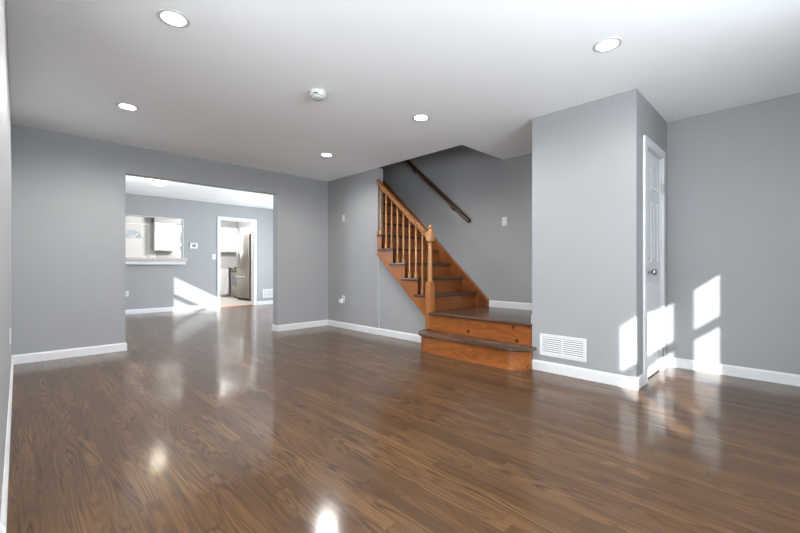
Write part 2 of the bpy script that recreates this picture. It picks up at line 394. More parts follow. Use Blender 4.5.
baseboard('baseboard_far', [((LX, FY), (OX0, FY), (0, -1)), ((OX1, FY), (WX, FY), (0, -1)), ((OX1, FY - BT), (OX1, FY + FT + BT), (-1, 0)), ((OX0, FY - BT), (OX0, FY + FT + BT), (1, 0))])
baseboard('baseboard_stair', [((WX, 4.30), (WX, FY), (-1, 0)), ((WX + .010, 3.24), (WX + .010, 4.30), (-1, 0))])
baseboard('baseboard_closet', [((CX, CY0), (CX, CY1), (-1, 0)), ((CX - BT, CY0), (3.78, CY0), (0, -1)), ((4.52, CY0), (RX, CY0), (0, -1))])
baseboard('baseboard_right', [((RX, BY), (RX, CY0), (-1, 0))])
baseboard('baseboard_back', [((JX, BY), (RX, BY), (0, 1))])
baseboard('baseboard_landing', [((SWX, CY1), (SWX, 3.0), (-1, 0), 0.44, .09), ((CX + .01, CY1), (SWX - BT, CY1), (0, 1), 0.44, .09)])
baseboard('baseboard_dining', [((LX, DY), (3.43, DY), (0, -1)), ((4.42, DY), (KX, DY), (0, -1)), ((LX, HDN), (LX, DY), (1, 0)), ((KX, HDN), (KX, DY), (-1, 0))])

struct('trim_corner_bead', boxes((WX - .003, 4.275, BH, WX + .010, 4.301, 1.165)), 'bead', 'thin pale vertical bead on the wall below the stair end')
# ------------------------------------------------------------ windows
def window(name, plane, c, a0, a1, z0, z1, d, label, rail=True):
    """plane 'Y': wall plane y=c, opening a0..a1 in x; 'X': x=c, opening in y. d = direction towards the room"""
    def bx(bm, u0, v0, z0_, u1, v1, z1_):
        if plane == 'Y': box(bm, u0, min(v0, v1), z0_, u1, max(v0, v1), z1_)
        else: box(bm, min(v0, v1), u0, z0_, max(v0, v1), u1, z1_)
    e = sempty(name, label, (a0, c, z0) if plane == 'Y' else (c, a0, z0))
    f = .022; bm = bmesh.new(); i, o = c - d * .10, c - d * .04
    bx(bm, a0, i, z0, a0 + f, o, z1); bx(bm, a1 - f, i, z0, a1, o, z1)
    bx(bm, a0 + f, i, z0, a1 - f, o, z0 + f); bx(bm, a0 + f, i, z1 - f, a1 - f, o, z1)
    if rail:
        zm = 1.745 if z0 == WZ0 else z0 + (z1 - z0) * .5; bx(bm, a0 + f, i, zm - .04, a1 - f, o, zm + .04)
    obj('sash_frame', bm, 'trim', e)
    bm = bmesh.new(); g = c - d * .07; bx(bm, a0 + f, g - .002, z0 + f, a1 - f, g + .002, z1 - f); obj('pane', bm, 'glass', e)
    bm = bmesh.new(); k = .07; t = c + d * .018
    bx(bm, a0 - k, c, z0 - k, a0, t, z1 + k); bx(bm, a1, c, z0 - k, a1 + k, t, z1 + k)
    bx(bm, a0, c, z1, a1, t, z1 + k); bx(bm, a0, c, z0 - k, a1, t, z0)
    obj('casing', bm, 'trim', e)
    return e
# (the narrow wall pieces between the back windows only leave room for slim casings)
for n, (a, b) in enumerate(holes):
    e = sempty('window_%d' % (n + 1), 'white window in the back wall', (a, BY, WZ0))
    f = .02; zm = 1.745; bm = bmesh.new()
    box(bm, a, BY - .10, WZ0, a + f, BY - .04, WZ1); box(bm, b - f, BY - .10, WZ0, b, BY - .04, WZ1)
    box(bm, a + f, BY - .10, WZ0, b - f, BY - .04, WZ0 + f); box(bm, a + f, BY - .10, WZ1 - f, b - f, BY - .04, WZ1)
    box(bm, a + f, BY - .10, zm - .03, b - f, BY - .04, zm + .03); obj('sash_frame', bm, 'trim', e)
    bobj('pane', 'glass', e, a + f, BY - .072, WZ0 + f, b - f, BY - .068, WZ1 - f)
window('window_4', 'X', JX, *SW, 1, 'white side window beside the camera')
window('window_5', 'X', LX, DWY0, DWY1, WZ0, WZ1, 1, 'white dining room window')
window('window_7', 'X', KX, 6.5, 8.7, .25, 2.2, -1, 'added tall white window on the unseen right side of the dining room')  # last but one: added opening that lets extra light into the dining room
window('window_6', 'Y', KY, KW0, KW1, KWZ0, KWZ1, -1, 'white double-hung kitchen window seen at the right of the pass-through')

# ------------------------------------------------------------ closet door
def panel_face(bm, x0, x1, z0, z1, y, n):
    """raised panel lying in the plane y, facing n (-1 = towards -Y)"""
    fr = .018
    def q(pts): bm.faces.new([bm.verts.new(p) for p in pts])
    o = [(x0, y, z0), (x1, y, z0), (x1, y, z1), (x0, y, z1)]
    i1 = [(x0 + fr, y - n * .010, z0 + fr), (x1 - fr, y - n * .010, z0 + fr), (x1 - fr, y - n * .010, z1 - fr), (x0 + fr, y - n * .010, z1 - fr)]
    f2 = fr * 2.0
    i2 = [(x0 + f2, y - n * .001, z0 + f2), (x1 - f2, y - n * .001, z0 + f2), (x1 - f2, y - n * .001, z1 - f2), (x0 + f2, y - n * .001, z1 - f2)]
    for a, b in ((o, i1), (i1, i2)):
        for k in range(4): q([a[k], a[(k + 1) % 4], b[(k + 1) % 4], b[k]])
    q(i2)
def panelled_leaf(x0, x1, z0, z1, y, n, panels, thick=.035):
    """door leaf: a slab with rectangular openings on its front filled by raised panels"""
    bm = bmesh.new()
    xs = sorted({x0, x1, *[p[0] for p in panels], *[p[1] for p in panels]}); zs = sorted({z0, z1, *[p[2] for p in panels], *[p[3] for p in panels]})
    for a, b in zip(xs, xs[1:]):
        for c, d in zip(zs, zs[1:]):
            mx, mz = (a + b) / 2, (c + d) / 2
            if not any(p[0] < mx < p[1] and p[2] < mz < p[3] for p in panels):
                bm.faces.new([bm.verts.new(v) for v in ((a, y, c), (b, y, c), (b, y, d), (a, y, d))])
    for p in panels: panel_face(bm, p[0], p[1], p[2], p[3], y, n)
    yb = y - n * thick
    for q in (((x0, y, z0), (x0, yb, z0), (x0, yb, z1), (x0, y, z1)), ((x1, y, z0), (x1, yb, z0), (x1, yb, z1), (x1, y, z1)),
              ((x0, y, z0), (x1, y, z0), (x1, yb, z0), (x0, yb, z0)), ((x0, y, z1), (x1, y, z1), (x1, yb, z1), (x0, yb, z1)),
              ((x0, yb, z0), (x1, yb, z0), (x1, yb, z1), (x0, yb, z1))):
        bm.faces.new([bm.verts.new(v) for v in q])
    bmesh.ops.remove_doubles(bm, verts=bm.verts, dist=1e-4)
    return bm
d1 = sempty('door_1', 'white six-panel closet door with nickel knob', (4.18, CY0, 0))
la, lb = 3.875, 4.425; mid = (la + lb) / 2; yl = CY0 + .012
pp = []
for a, b in ((la + .075, mid - .03), (mid + .03, lb - .075)):
    for z0, z1 in ((.22, .84), (1.04, 1.60), (1.70, 1.92)): pp.append((a, b, z0, z1))
obj('door_leaf', panelled_leaf(la, lb, .012, 2.032, yl, -1, pp), 'trim', d1)
bm = bmesh.new()
for a, b, z0, z1 in ((3.78, 3.86, 0, 2.115), (4.44, 4.515, 0, 2.115), (3.86, 4.44, 2.045, 2.115)):
    box(bm, a, CY0 - .018, z0, b, CY0, z1, .003)
obj('door_casing', bm, 'trim', d1)
bm = bmesh.new(); box(bm, 3.86, CY0, 0, 3.873, CY0 + .10, 2.045); box(bm, 4.427, CY0, 0, 4.44, CY0 + .10, 2.045); box(bm, 3.873, CY0, 2.034, 4.427, CY0 + .10, 2.045)
obj('door_jamb', bm, 'trim', d1)
bm = bmesh.new()
lathe(bm, [(.0, 0), (.033, 0), (.033, .004), (.028, .010), (.013, .014), (.011, .034), (.018, .040), (.027, .050), (.029, .060), (.026, .070), (.015, .078), (.0, .080)], 24, (la + .07, yl, .95), 'Y', -1)
obj('door_knob', bm, 'nickel', d1, smooth=True)
for z in (.18, 1.75):
    bm = bmesh.new(); box(bm, 4.408, yl - .003, z - .045, 4.426, yl, z + .045); box(bm, 4.43, CY0 - .021, z - .045, 4.455, CY0 - .018, z + .045)
    lathe(bm, [(.006, z - .047), (.006, z + .047)], 10, (4.431, CY0 - .012, 0)); obj('hinge', bm, 'nickel', d1)

# ------------------------------------------------------------ staircase
LZ = .44; RISE = .2035; R1 = 3.207; RUN = .234; SX = 3.70; TZ = .218
st = thing('staircase', 'orange pine staircase with dark treads, landing, rounded first step and balustrade', 'staircase', (3.62, 2.5, 0))
def bull_outline(cx, ya, yb, R, xback):
    """half-round cornered step outline: straight front at cx-R, ends rounded at ya (far) and yb (near)"""
    pts = [(xback, yb - R)]
    for k in range(0, 13):
        a = -PI / 2 - k / 12 * PI / 2; pts.append((cx + R * math.cos(a), yb + R * math.sin(a)))
    for k in range(0, 13):
        a = PI - k / 12 * PI / 2; pts.append((cx + R * math.cos(a), ya + R * math.sin(a)))
    pts.append((xback, ya + R)); return pts
# rounded first step; the near end passes in front of the closet column
yf, yn = 3.0, 2.0
bm = bmesh.new(); o = bull_outline(3.58, yf, yn, .20, 3.588); prism(bm, o, 'Z', 0, TZ - .032)
obj('curved_riser', bm, 'riser', st, smooth=True)
def nosed(bm, outline, z0, z1, e=.008):
    def shrink(pts, d):
        n = len(pts); out = []
        for i in range(n):
            a, b, c = Vector(pts[i - 1]), Vector(pts[i]), Vector(pts[(i + 1) % n])
            t1 = (b - a).normalized(); t2 = (c - b).normalized(); nn = Vector((t1.y + t2.y, -t1.x - t2.x))
            nn = nn.normalized() if nn.length > 1e-6 else Vector((0, 0))
            out.append(b + nn * d * SGN)
        return out
    area = sum(outline[i - 1][0] * outline[i][1] - outline[i][0] * outline[i - 1][1] for i in range(len(outline)))
    SGN = -1 if area > 0 else 1
    L = [(shrink(outline, e), z0), (shrink(outline, e * .2), z0 + e * .6), (shrink(outline, 0), (z0 + z1) / 2), (shrink(outline, e * .2), z1 - e * .6), (shrink(outline, e), z1)]
    rings = [[bm.verts.new((p[0], p[1], z)) for p in pts] for pts, z in L]
    n = len(outline)
    for a, b in zip(rings, rings[1:]):
        for i in range(n): bm.faces.new((a[i], a[(i + 1) % n], b[(i + 1) % n], b[i]))
    bm.faces.new(rings[0]); bm.faces.new(list(reversed(rings[-1])))
bm = bmesh.new(); nosed(bm, bull_outline(3.58, yf, yn, .238, 3.588), TZ - .031, TZ)
o = obj('curved_tread', bm, 'tread', st, smooth=True)
# the back part of the first step, between the column and the newel, below the landing
bm = bmesh.new(); box(bm, 3.588, CY1 + .002, 0, 3.76, 3.20, TZ - .033); obj('step_base', bm, 'riser', st)
bm = bmesh.new(); box(bm, 3.588, CY1 + .002, TZ - .031, 3.76, 3.238, TZ - .0005); obj('tread_back', bm, 'tread', st)
# landing
bm = bmesh.new(); box(bm, 3.622, CY1 + .004, TZ, 3.64, 3.165, LZ - .028); obj('landing_riser', bm, 'riser', st)
bm = bmesh.new(); nosed(bm, [(3.584, CY1 + .003), (4.695, CY1 + .003), (4.695, R1 + .0), (3.72, R1 + .0), (3.72, 3.165), (3.584, 3.165)], LZ - .027, LZ, .007)
obj('landing', bm, 'tread', st)
# plugs / knots on the landing riser
for y, z, q in ((2.587, .27, 1.25), (1.99, .245, 1.25), (2.03, .375, 1.0)):
    bm = bmesh.new(); lathe(bm, [(.0, 0), (.016 * q, 0), (.016 * q, .0015), (.0, .002)], 16, (3.6222, y, z), 'X', -1); obj('wood_plug', bm, 'walnut', st)['label'] = 'dark round knot'
# flight
NS = 11
for k in range(NS):
    y = R1 + k * RUN; z0 = LZ + k * RISE; z1 = z0 + RISE
    x0 = SX + .005 if y < 4.2 else WX + .097
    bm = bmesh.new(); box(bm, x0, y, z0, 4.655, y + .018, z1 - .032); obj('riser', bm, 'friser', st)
    if k == NS - 1: break
    yb = y + RUN + (.0)
    bm = bmesh.new()
    if y < 4.0 and y + RUN < 4.35:
        # tread with return nosing past the open stringer
        nosed(bm, [(SX - .028, y - .03), (4.655, y - .03), (4.655, yb), (SX + .0, yb), (SX + .0, yb + .045), (SX - .028, yb + .045)], z1 - .032, z1, .006)
    elif y < 4.2:
        nosed(bm, [(SX - .028, y - .03), (4.655, y - .03), (4.655, yb), (WX + .097, yb), (WX + .097, 4.215), (SX - .028, 4.215)], z1 - .032, z1, .006)
    else:
        nosed(bm, [(WX + .097, y - .03), (4.655, y - .03), (4.655, yb), (WX + .097, yb)], z1 - .032, z1, .006)
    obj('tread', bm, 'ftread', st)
# open (cut) stringer
def zund(y): return .335 + .862 * (y - 3.26)
pts = [(3.235, zund(3.235)), (4.235, zund(4.235)), (4.235, LZ + 5 * RISE - .034)]
for k in range(4, 0, -1):
    y = R1 + k * RUN
    pts += [(y, LZ + (k + 1) * RISE - .034), (y, LZ + k * RISE - .034)]
pts += [(R1 + .018, LZ + RISE - .034), (3.235, LZ + RISE - .034)]
seen = []
for p in pts:
    if not seen or (abs(p[0] - seen[-1][0]) + abs(p[1] - seen[-1][1])) > 1e-5: seen.append(p)
bm = bmesh.new(); prism(bm, seen, 'X', SX, SX + .034); obj('open_stringer', bm, 'stringer', st)
bm = bmesh.new(); y0, y1 = 3.25, 4.235
prism(bm, [(y0, zund(y0) - .004), (y1, zund(y1) - .004), (y1, zund(y1) + .018), (y0, zund(y0) + .018)], 'X', SX - .008, SX)
obj('stringer_bead', bm, 'stringer', st)
# wall skirt (closed stringer) against the stair well wall
def zsk(y): return .532 + .925 * (y - 3.005)
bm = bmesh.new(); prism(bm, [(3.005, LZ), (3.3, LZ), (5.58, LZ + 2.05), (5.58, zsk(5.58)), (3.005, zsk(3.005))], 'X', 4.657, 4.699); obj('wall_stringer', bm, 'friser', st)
bm = bmesh.new(); prism(bm, [(3.0, zsk(3.0)), (5.58, zsk(5.58)), (5.58, zsk(5.58) + .014), (3.0, zsk(3.0) + .014)], 'X', 4.650, 4.699); obj('stringer_cap', bm, 'rail', st)
# newel
NX, NY = 3.668, 3.200
nw = obj('newel_post', (lambda bm: (lathe(bm, [(.026, .80), (.033, .815), (.034, .83), (.026, .845), (.029, .87), (.030, 1.0), (.027, 1.18), (.023, 1.255), (.024, 1.262), (.031, 1.268), (.031, 1.278), (.022, 1.286), (.022, 1.30), (.033, 1.315)], 24, (NX, NY, 0)), bm)[1])(bmesh.new()), 'newel', st, smooth=True)
def chamfered(bm, s, z0, z1, e, cx=NX, cy=NY, cc=.012):
    o = lambda s, c: [(s - c, -s), (s, -s + c), (s, s - c), (s - c, s), (-s + c, s), (-s, s - c), (-s, -s + c), (-s + c, -s)]
    R = []
    for ss, z in ((s - e, z0), (s, z0 + e), (s, z1 - e), (s - e, z1)):
        R.append([bm.verts.new((cx + a, cy + b, z)) for a, b in o(ss, cc)])
    for a, b in zip(R, R[1:]):
        for i in range(8): bm.faces.new((a[i], a[(i + 1) % 8], b[(i + 1) % 8], b[i]))
    bm.faces.new(R[0]); bm.faces.new(list(reversed(R[-1])))
bm = bmesh.new(); chamfered(bm, .043, TZ, .805, .012, cc=.005); obj('newel_base', bm, 'newel_base', nw)
bm = bmesh.new(); chamfered(bm, .045, 1.305, 1.445, .016, cc=.018); obj('newel_cap', bm, 'newel', nw)
bm = bmesh.new(); lathe(bm, [(.030, 1.444), (.030, 1.452), (.014, 1.458), (.013, 1.468), (.030, 1.484), (.034, 1.492), (.028, 1.503), (.012, 1.512), (.010, 1.520), (.0, 1.524)], 20, (NX, NY, 0)); obj('finial', bm, 'newel', nw, smooth=True)
# rail
def zr(y): return 1.43 + .862 * (y - 3.263)   # top of rail
prof = [(-.020, -.078), (.020, -.078), (.020, -.062), (.028, -.050), (.022, -.040), (.033, -.028), (.033, -.012), (.024, -.002), (.0, 0), (-.024, -.002), (-.033, -.012), (-.033, -.028), (-.022, -.040), (-.028, -.050), (-.020, -.062)]
bm = bmesh.new(); sweep(bm, prof, (SX, 3.235, zr(3.235)), (SX, 4.225, zr(4.225))); obj('handrail', bm, 'rail', st, smooth=True)
# balusters
ys = [3.372 + i * .1155 for i in range(8)]
for y in ys:
    k = int((y + .0 - (R1 - .03)) // RUN); k = max(0, min(4, k)); zb = LZ + (k + 1) * RISE
    zt = zr(y) - .074; L = zt - zb
    bm = bmesh.new()
    lathe(bm, [(.018, 0), (.020, .008), (.0205, .045), (.017, .062), (.011, .070), (.016, .080), (.0105, .090), (.012, .14), (.0135, L * .45), (.012, L * .8), (.0105, L)], 14, (SX + .018, y, zb))
    obj('baluster', bm, 'newel', st, smooth=True)
# quarter newel block against the wall
bm = bmesh.new(); box(bm, SX - .02, 4.19, LZ + 5 * RISE, SX + .06, 4.225, LZ + 5 * RISE + .05, .004); obj('end_block', bm, 'stringer', st)

# ------------------------------------------------------------ wall handrail
hr = thing('wall_handrail', 'dark round wooden handrail sloping up the shaded stairwell wall', 'handrail', (4.63, 3.24, 1.62))
bm = bmesh.new(); tube(bm, [(4.63, 3.29, 1.605 + .888 * .05), (4.63, 5.5, 1.605 + .888 * 2.26)], .031, 14); obj('rail', bm, 'walnut', hr, smooth=True)
for y in (3.62, 4.42, 5.3):
    z = 1.605 + .888 * (y - 3.24)
    bm = bmesh.new(); tube(bm, [(4.63, y, z - .022), (4.63, y, z - .05), (4.655, y, z - .075), (4.69, y, z - .078)], .006, 8)
    lathe(bm, [(.022, 0), (.022, .004), (.012, .008)], 14, (4.699, y, z - .078), 'X', -1); obj('bracket', bm, 'walnut', hr)

# ------------------------------------------------------------ wall plates, vents
def frame_at(p, n):
    """matrix: local x = along the wall, y = up, z = off the wall"""
    n = Vector((*n, 0)); up = Vector((0, 0, 1)); xa = up.cross(n)
    m = Matrix.Identity(4)
    for i, a in enumerate((xa, up, n)):
        for r in range(3): m[r][i] = a[r]
    m.translation = Vector(p); return m
def local_obj(name, bm, mat, parent, mtx, **k):
    bmesh.ops.transform(bm, matrix=mtx, verts=bm.verts); return obj(name, bm, mat, parent, **k)
def switch(p, n, label, cat='switch', kind='switch', w=.072, h=.116, name='light_switch', group=None):
    m = frame_at(p, n); t = thing(name, label, cat, p, group)
    bm = bmesh.new(); box(bm, -w / 2, -h / 2, 0, w / 2, h / 2, .006, .002); local_obj('cover_plate', bm, 'plastic', t, m)
    if kind == 'switch':
        bm = bmesh.new(); box(bm, -.011, -.022, .006, .011, .022, .008); local_obj('toggle_surround', bm, 'grey' if False else 'plastic', t, m)
        bm = bmesh.new(); box(bm, -.004, -.004, .008, .004, .012, .020, .001); local_obj('toggle', bm, 'plastic', t, m)
    if kind == 'outlet':
        for s in (-1, 1):
            bm = bmesh.new(); box(bm, -.016, s * .028 - .017, .006, .016, s * .028 + .017, .009, .001); r = local_obj('receptacle', bm, 'plastic', t, m)
            bm = bmesh.new(); box(bm, -.008, s * .028 - .004, .009, -.005, s * .028 + .007, .0095); box(bm, .005, s * .028 - .004, .009, .008, s * .028 + .007, .0095); o = local_obj('slots', bm, 'dark', t, m)
    return t, m
switch((SWX, 2.765, 1.61), (-1, 0), 'white light switch on the shaded stairwell wall')
switch((WX, 5.15, 1.785), (-1, 0), 'small white wall plate high on the pale wall left of the stairs', 'wall plate', 'blank', .06, .105, 'wall_plate')
switch((WX, 5.15, .47), (-1, 0), 'white outlet low on the pale wall left of the stairs', 'outlet', 'outlet', name='wall_outlet')
pa = thing('plug_adapter', 'white plug-in adapter in the outlet left of the stairs', 'adapter', (WX - .0105, 5.17, .44))
bm = bmesh.new(); box(bm, WX - .055, 5.15, .405, WX - .0105, 5.215, .475, .008); obj('adapter_body', bm, 'plastic', pa)
bm = bmesh.new(); lathe(bm, [(.018, 0), (.018, .006), (.0, .009)], 16, (WX - .055, 5.183, .44), 'X', -1); obj('adapter_face', bm, 'trim', pa)
switch((LX, 4.15, .475), (1, 0), 'white outlet at the left picture edge on the left wall', 'outlet', 'outlet', name='wall_outlet')
switch((1.62, DY, .43), (0, -1), 'white outlet low on the dining wall below the pass-through', 'outlet', 'outlet', name='wall_outlet')
switch((3.36, DY, 1.235), (0, -1), 'white light switch beside the kitchen doorway', name='light_switch', w=.08, h=.13)
tt = thing('thermostat', 'white thermostat with grey screen between the pass-through and doorway', 'thermostat', (2.91, DY, 1.48))
m = frame_at((2.91, DY, 1.48), (0, -1))
bm = bmesh.new(); box(bm, -.082, -.065, 0, .082, .065, .022, .005); local_obj('housing', bm, 'plastic', tt, m)
bm = bmesh.new(); box(bm, -.032, -.025, .022, .040, .03, .024); local_obj('screen', bm, 'grey', tt, m)

def grille(p, n, w, h, label, halves=2, slats=8):
    m = frame_at(p, n); t = thing('wall_vent', label, 'vent', p); f = .026
    bm = bmesh.new()
    for a in ((-w / 2, -h / 2, 0, w / 2, -h / 2 + f, .010), (-w / 2, h / 2 - f, 0, w / 2, h / 2, .010), (-w / 2, -h / 2 + f, 0, -w / 2 + f, h / 2 - f, .010), (w / 2 - f, -h / 2 + f, 0, w / 2, h / 2 - f, .010)): box(bm, *a)
    for j in range(1, halves): x = -w / 2 + f + (w - 2 * f) * j / halves; box(bm, x - .006, -h / 2 + f, 0, x + .006, h / 2 - f, .0095)
    local_obj('frame', bm, 'trim', t, m)
    bm = bmesh.new(); box(bm, -w / 2 + f, -h / 2 + f, .0003, w / 2 - f, h / 2 - f, .0012); local_obj('backing', bm, 'shade', t, m)
    for j in range(halves):
        a = -w / 2 + f + (w - 2 * f) * j / halves + (.006 if j else 0) + .001; b = -w / 2 + f + (w - 2 * f) * (j + 1) / halves - (.006 if j < halves - 1 else 0) - .001
        for s in range(slats):
            zc = -h / 2 + f + (h - 2 * f) * (s + .5) / slats; bm = bmesh.new(); q = (h - 2 * f) / slats
            prism(bm, [(zc - q * .36, .0085), (zc - q * .24, .0092), (zc + q * .24, .0040), (zc + q * .12, .0032)], 'X', a, b); local_obj('slat', bm, 'trim', t, m)
    return t
grille((CX, 1.512, .255), (-1, 0), .43, .205, 'white louvered air return vent low on the pale closet column', 2, 8)
grille((4.76, DY, .29), (0, -1), .36, .22, 'white wall vent above the dining baseboard right of the kitchen doorway', 3, 7)

# ------------------------------------------------------------ ceiling lights
def recessed(x, y, label, power=110):
    t = thing('recessed_light', label, 'ceiling light', (x, y, H), 'recessed ceiling lights')
    bm = bmesh.new()
    lathe(bm, [(.064, -.003), (.070, -.0045), (.080, -.0045), (.085, -.003), (.086, -.0003), (.064, -.0003)], 40, (x, y, H)); obj('trim_ring', bm, 'trim', t, smooth=True)
    bm = bmesh.new(); lathe(bm, [(.0635, -.0006), (.0635, -.004), (.0, -.0045)], 40, (x, y, H)); obj('lens', bm, 'lamp', t)
    l = bpy.data.lights.new('downlight', 'SPOT'); l.energy = power; l.spot_size = math.radians(174); l.spot_blend = 0.6; l.shadow_soft_size = .12; l.color = (1, .99, .975)
    o = bpy.data.objects.new('downlight', l); COL.objects.link(o); o.location = (0, 0, -.02); o.parent = t
for x, y, s in ((.65, 2.55, 'round recessed ceiling light nearest the camera on the left'), (.71, 4.25, 'round recessed ceiling light left of centre, closest to the left wall'),
                (2.75, .865, 'round recessed ceiling light in front of the closet column'), (2.80, 2.56, 'round recessed ceiling light in front of the stairs, middle of its row'),
                (2.86, 4.27, 'smallest round recessed ceiling light, farthest toward the corner left of the stairs')):
    recessed(x, y, s, (112 if x < 1 else 72) if y > 4 else 28 if y < 1 else 80)
sm = thing('smoke_detector', 'white round smoke detector on the ceiling between the recessed lights', 'smoke detector', (1.78, 2.79, H))
bm = bmesh.new(); lathe(bm, [(.070, -.0003), (.071, -.012), (.068, -.016), (.066, -.040), (.058, -.046)], 32, (1.78, 2.79, H)); obj('housing', bm, 'plastic', sm, smooth=True)
bm = bmesh.new(); lathe(bm, [(.050, -.046), (.050, -.052), (.044, -.056), (.0, -.057)], 28, (1.78, 2.79, H)); obj('cover', bm, 'plastic', sm, smooth=True)
bm = bmesh.new()
for a in (215, 225, 235): r = math.radians(a); box(bm, 1.78 + .0675 * math.cos(r) - .004, 2.79 + .0675 * math.sin(r) - .004, H - .036, 1.78 + .0675 * math.cos(r) + .004, 2.79 + .0675 * math.sin(r) + .004, H - .028)
obj('sensor_slots', bm, 'dark', sm)
# dining bowl light
bx_, by_ = 1.70, 7.58
bl = thing('bowl_light', 'glowing frosted glass bowl light on the dining room ceiling', 'ceiling light', (bx_, by_, HD))
bm = bmesh.new(); lathe(bm, [(.10, -.0003), (.11, -.030), (.172, -.040), (.176, -.048), (.155, -.050)], 36, (bx_, by_, HD)); obj('pan', bm, 'nickel', bl, smooth=True)
bm = bmesh.new(); lathe(bm, [(.168, -.049), (.166, -.065), (.150, -.100), (.115, -.132), (.065, -.152), (.0, -.158)], 36, (bx_, by_, HD)); obj('glass_bowl', bm, 'bowl', bl, smooth=True)
bm = bmesh.new(); lathe(bm, [(.010, -.157), (.012, -.162), (.007, -.168), (.0, -.170)], 14, (bx_, by_, HD)); obj('finial', bm, 'nickel', bl, smooth=True)
l = bpy.data.lights.new('bowl_lamp', 'POINT'); l.energy = 6; l.shadow_soft_size = .12; l.color = (1, .92, .8)
o = bpy.data.objects.new('bowl_lamp', l); COL.objects.link(o); o.parent = bl; o.location = (0, 0, -.26)

l = bpy.data.lights.new('kitchen_fill', 'POINT'); l.energy = 150; l.shadow_soft_size = .15; l.color = (1, .98, .95)  # added fill light with no fixture, brightens the kitchen
o = bpy.data.objects.new('kitchen_fill', l); COL.objects.link(o); o.location = (3.9, 11.6, HD - .28)
# ------------------------------------------------------------ doorway casing and pass-through counter
e = sempty('trim_doorway', 'white casing round the kitchen doorway', (3.9, DY, 0))
bm = bmesh.new()
for a in ((3.435, DY - .018, 0, DX0, DY, 2.215), (DX1, DY - .018, 0, 4.41, DY, 2.215), (DX0, DY - .018, DZ, DX1, DY, 2.215)): box(bm, *a, bev=.003)
obj('casing', bm, 'trim', e)
bm = bmesh.new(); box(bm, DX0, DY - .002, 0, DX0 + .008, DY + T + .01, DZ); box(bm, DX1 - .008, DY - .002, 0, DX1, DY + T + .01, DZ); box(bm, DX0 + .008, DY - .002, DZ - .02, DX1 - .008, DY + T + .01, DZ)
obj('jamb', bm, 'trim', e)
struct('trim_threshold', boxes((DX0 + .008, DY - .03, 0, DX1 - .008, DY + T, .012)), 'rail')
sh = thing('breakfast_counter', 'speckled granite counter ledge with white apron under the pass-through', 'counter', (1.9, DY, PZ0))
bm = bmesh.new(); box(bm, PX0 + .002, DY - .0005, PZ0 + .002, PX1 - .002, DY + .42, PZ0 + .062, .004); box(bm, PX0 - .04, DY - .16, PZ0 + .002, PX1 + .035, DY - .0005, PZ0 + .062, .004); obj('granite_top', bm, 'granite', sh)
bm = bmesh.new(); box(bm, PX0 - .03, DY - .10, PZ0 - .083, PX1 + .02, DY - .0005, PZ0 + .0015, .003); obj('apron', bm, 'trim', sh)
# thin white lining of the pass-through
struct('trim_passthrough', boxes((PX1 - .012, DY, PZ0 + .063, PX1, DY + T, PZ1 - .012), (PX0, DY, PZ0 + .063, PX0 + .022, DY + T, PZ1 - .012), (PX0, DY, PZ1 - .012, PX1, DY + T, PZ1)), 'trim')

# ------------------------------------------------------------ kitchen
# entry door with fanlight
d2 = sempty('door_2', 'white kitchen entry door with a half-round fanlight', (2.44, KY, 0))
fc, fz, fr_ = 2.39, 1.83, .250
bm = bmesh.new()
x0, x1 = KD0 + .02, KD1 - .02; ztop = 2.26; yf_ = KY + .02
N = 16; arc = [(fc + fr_ * math.cos(PI * i / N), fz + fr_ * math.sin(PI * i / N)) for i in range(N + 1)]
def quad(pts): bm.faces.new([bm.verts.new(p) for p in pts])
for yy in (yf_, yf_ + .04):
    quad([(x0, yy, 0.01), (x1, yy, 0.01), (x1, yy, fz), (x0, yy, fz)])
    quad([(arc[0][0], yy, fz), (x1, yy, fz), (x1, yy, ztop), (arc[0][0], yy, ztop)])
    quad([(x0, yy, fz), (arc[-1][0], yy, fz), (arc[-1][0], yy, ztop), (x0, yy, ztop)])
    for a, b in zip(arc, arc[1:]): quad([(b[0], yy, b[1]), (a[0], yy, a[1]), (a[0], yy, ztop), (b[0], yy, ztop)])
ring = arc + [arc[0]]
for a, b in zip(ring, ring[1:]): quad([(a[0], yf_, a[1]), (b[0], yf_, b[1]), (b[0], yf_ + .04, b[1]), (a[0], yf_ + .04, a[1])])
bmesh.ops.remove_doubles(bm, verts=bm.verts, dist=1e-5); obj('door_leaf', bm, 'cab', d2)
bm = bmesh.new(); prism(bm, arc, 'Y', yf_ + .018, yf_ + .022); fan = obj('fanlight', bm, 'glass', d2)
bm = bmesh.new()
for i in range(N): a, b = arc[i], arc[i + 1]; tube(bm, [(a[0], yf_, a[1]), (b[0], yf_, b[1])], .010, 6)
tube(bm, [(arc[0][0], yf_, fz), (arc[-1][0], yf_, fz)], .010, 6)
for a in (45, 90, 135): r = math.radians(a); tube(bm, [(fc, yf_ + .01, fz), (fc + fr_ * math.cos(r), yf_ + .01, fz + fr_ * math.sin(r))], .007, 6)
tube(bm, [(fc + .08 * math.cos(PI * i / 8), yf_ + .01, fz + .08 * math.sin(PI * i / 8)) for i in range(9)], .006, 6)
obj('muntins', bm, 'cab', d2)
bm = bmesh.new(); box(bm, KD0 - .05, KY - .016, 0, KD0, KY, KDZ + .07); box(bm, KD1, KY - .016, 0, KD1 + .05, KY, KDZ + .07); box(bm, KD0, KY - .016, KDZ, KD1, KY, KDZ + .07); obj('door_casing', bm, 'cab', d2)

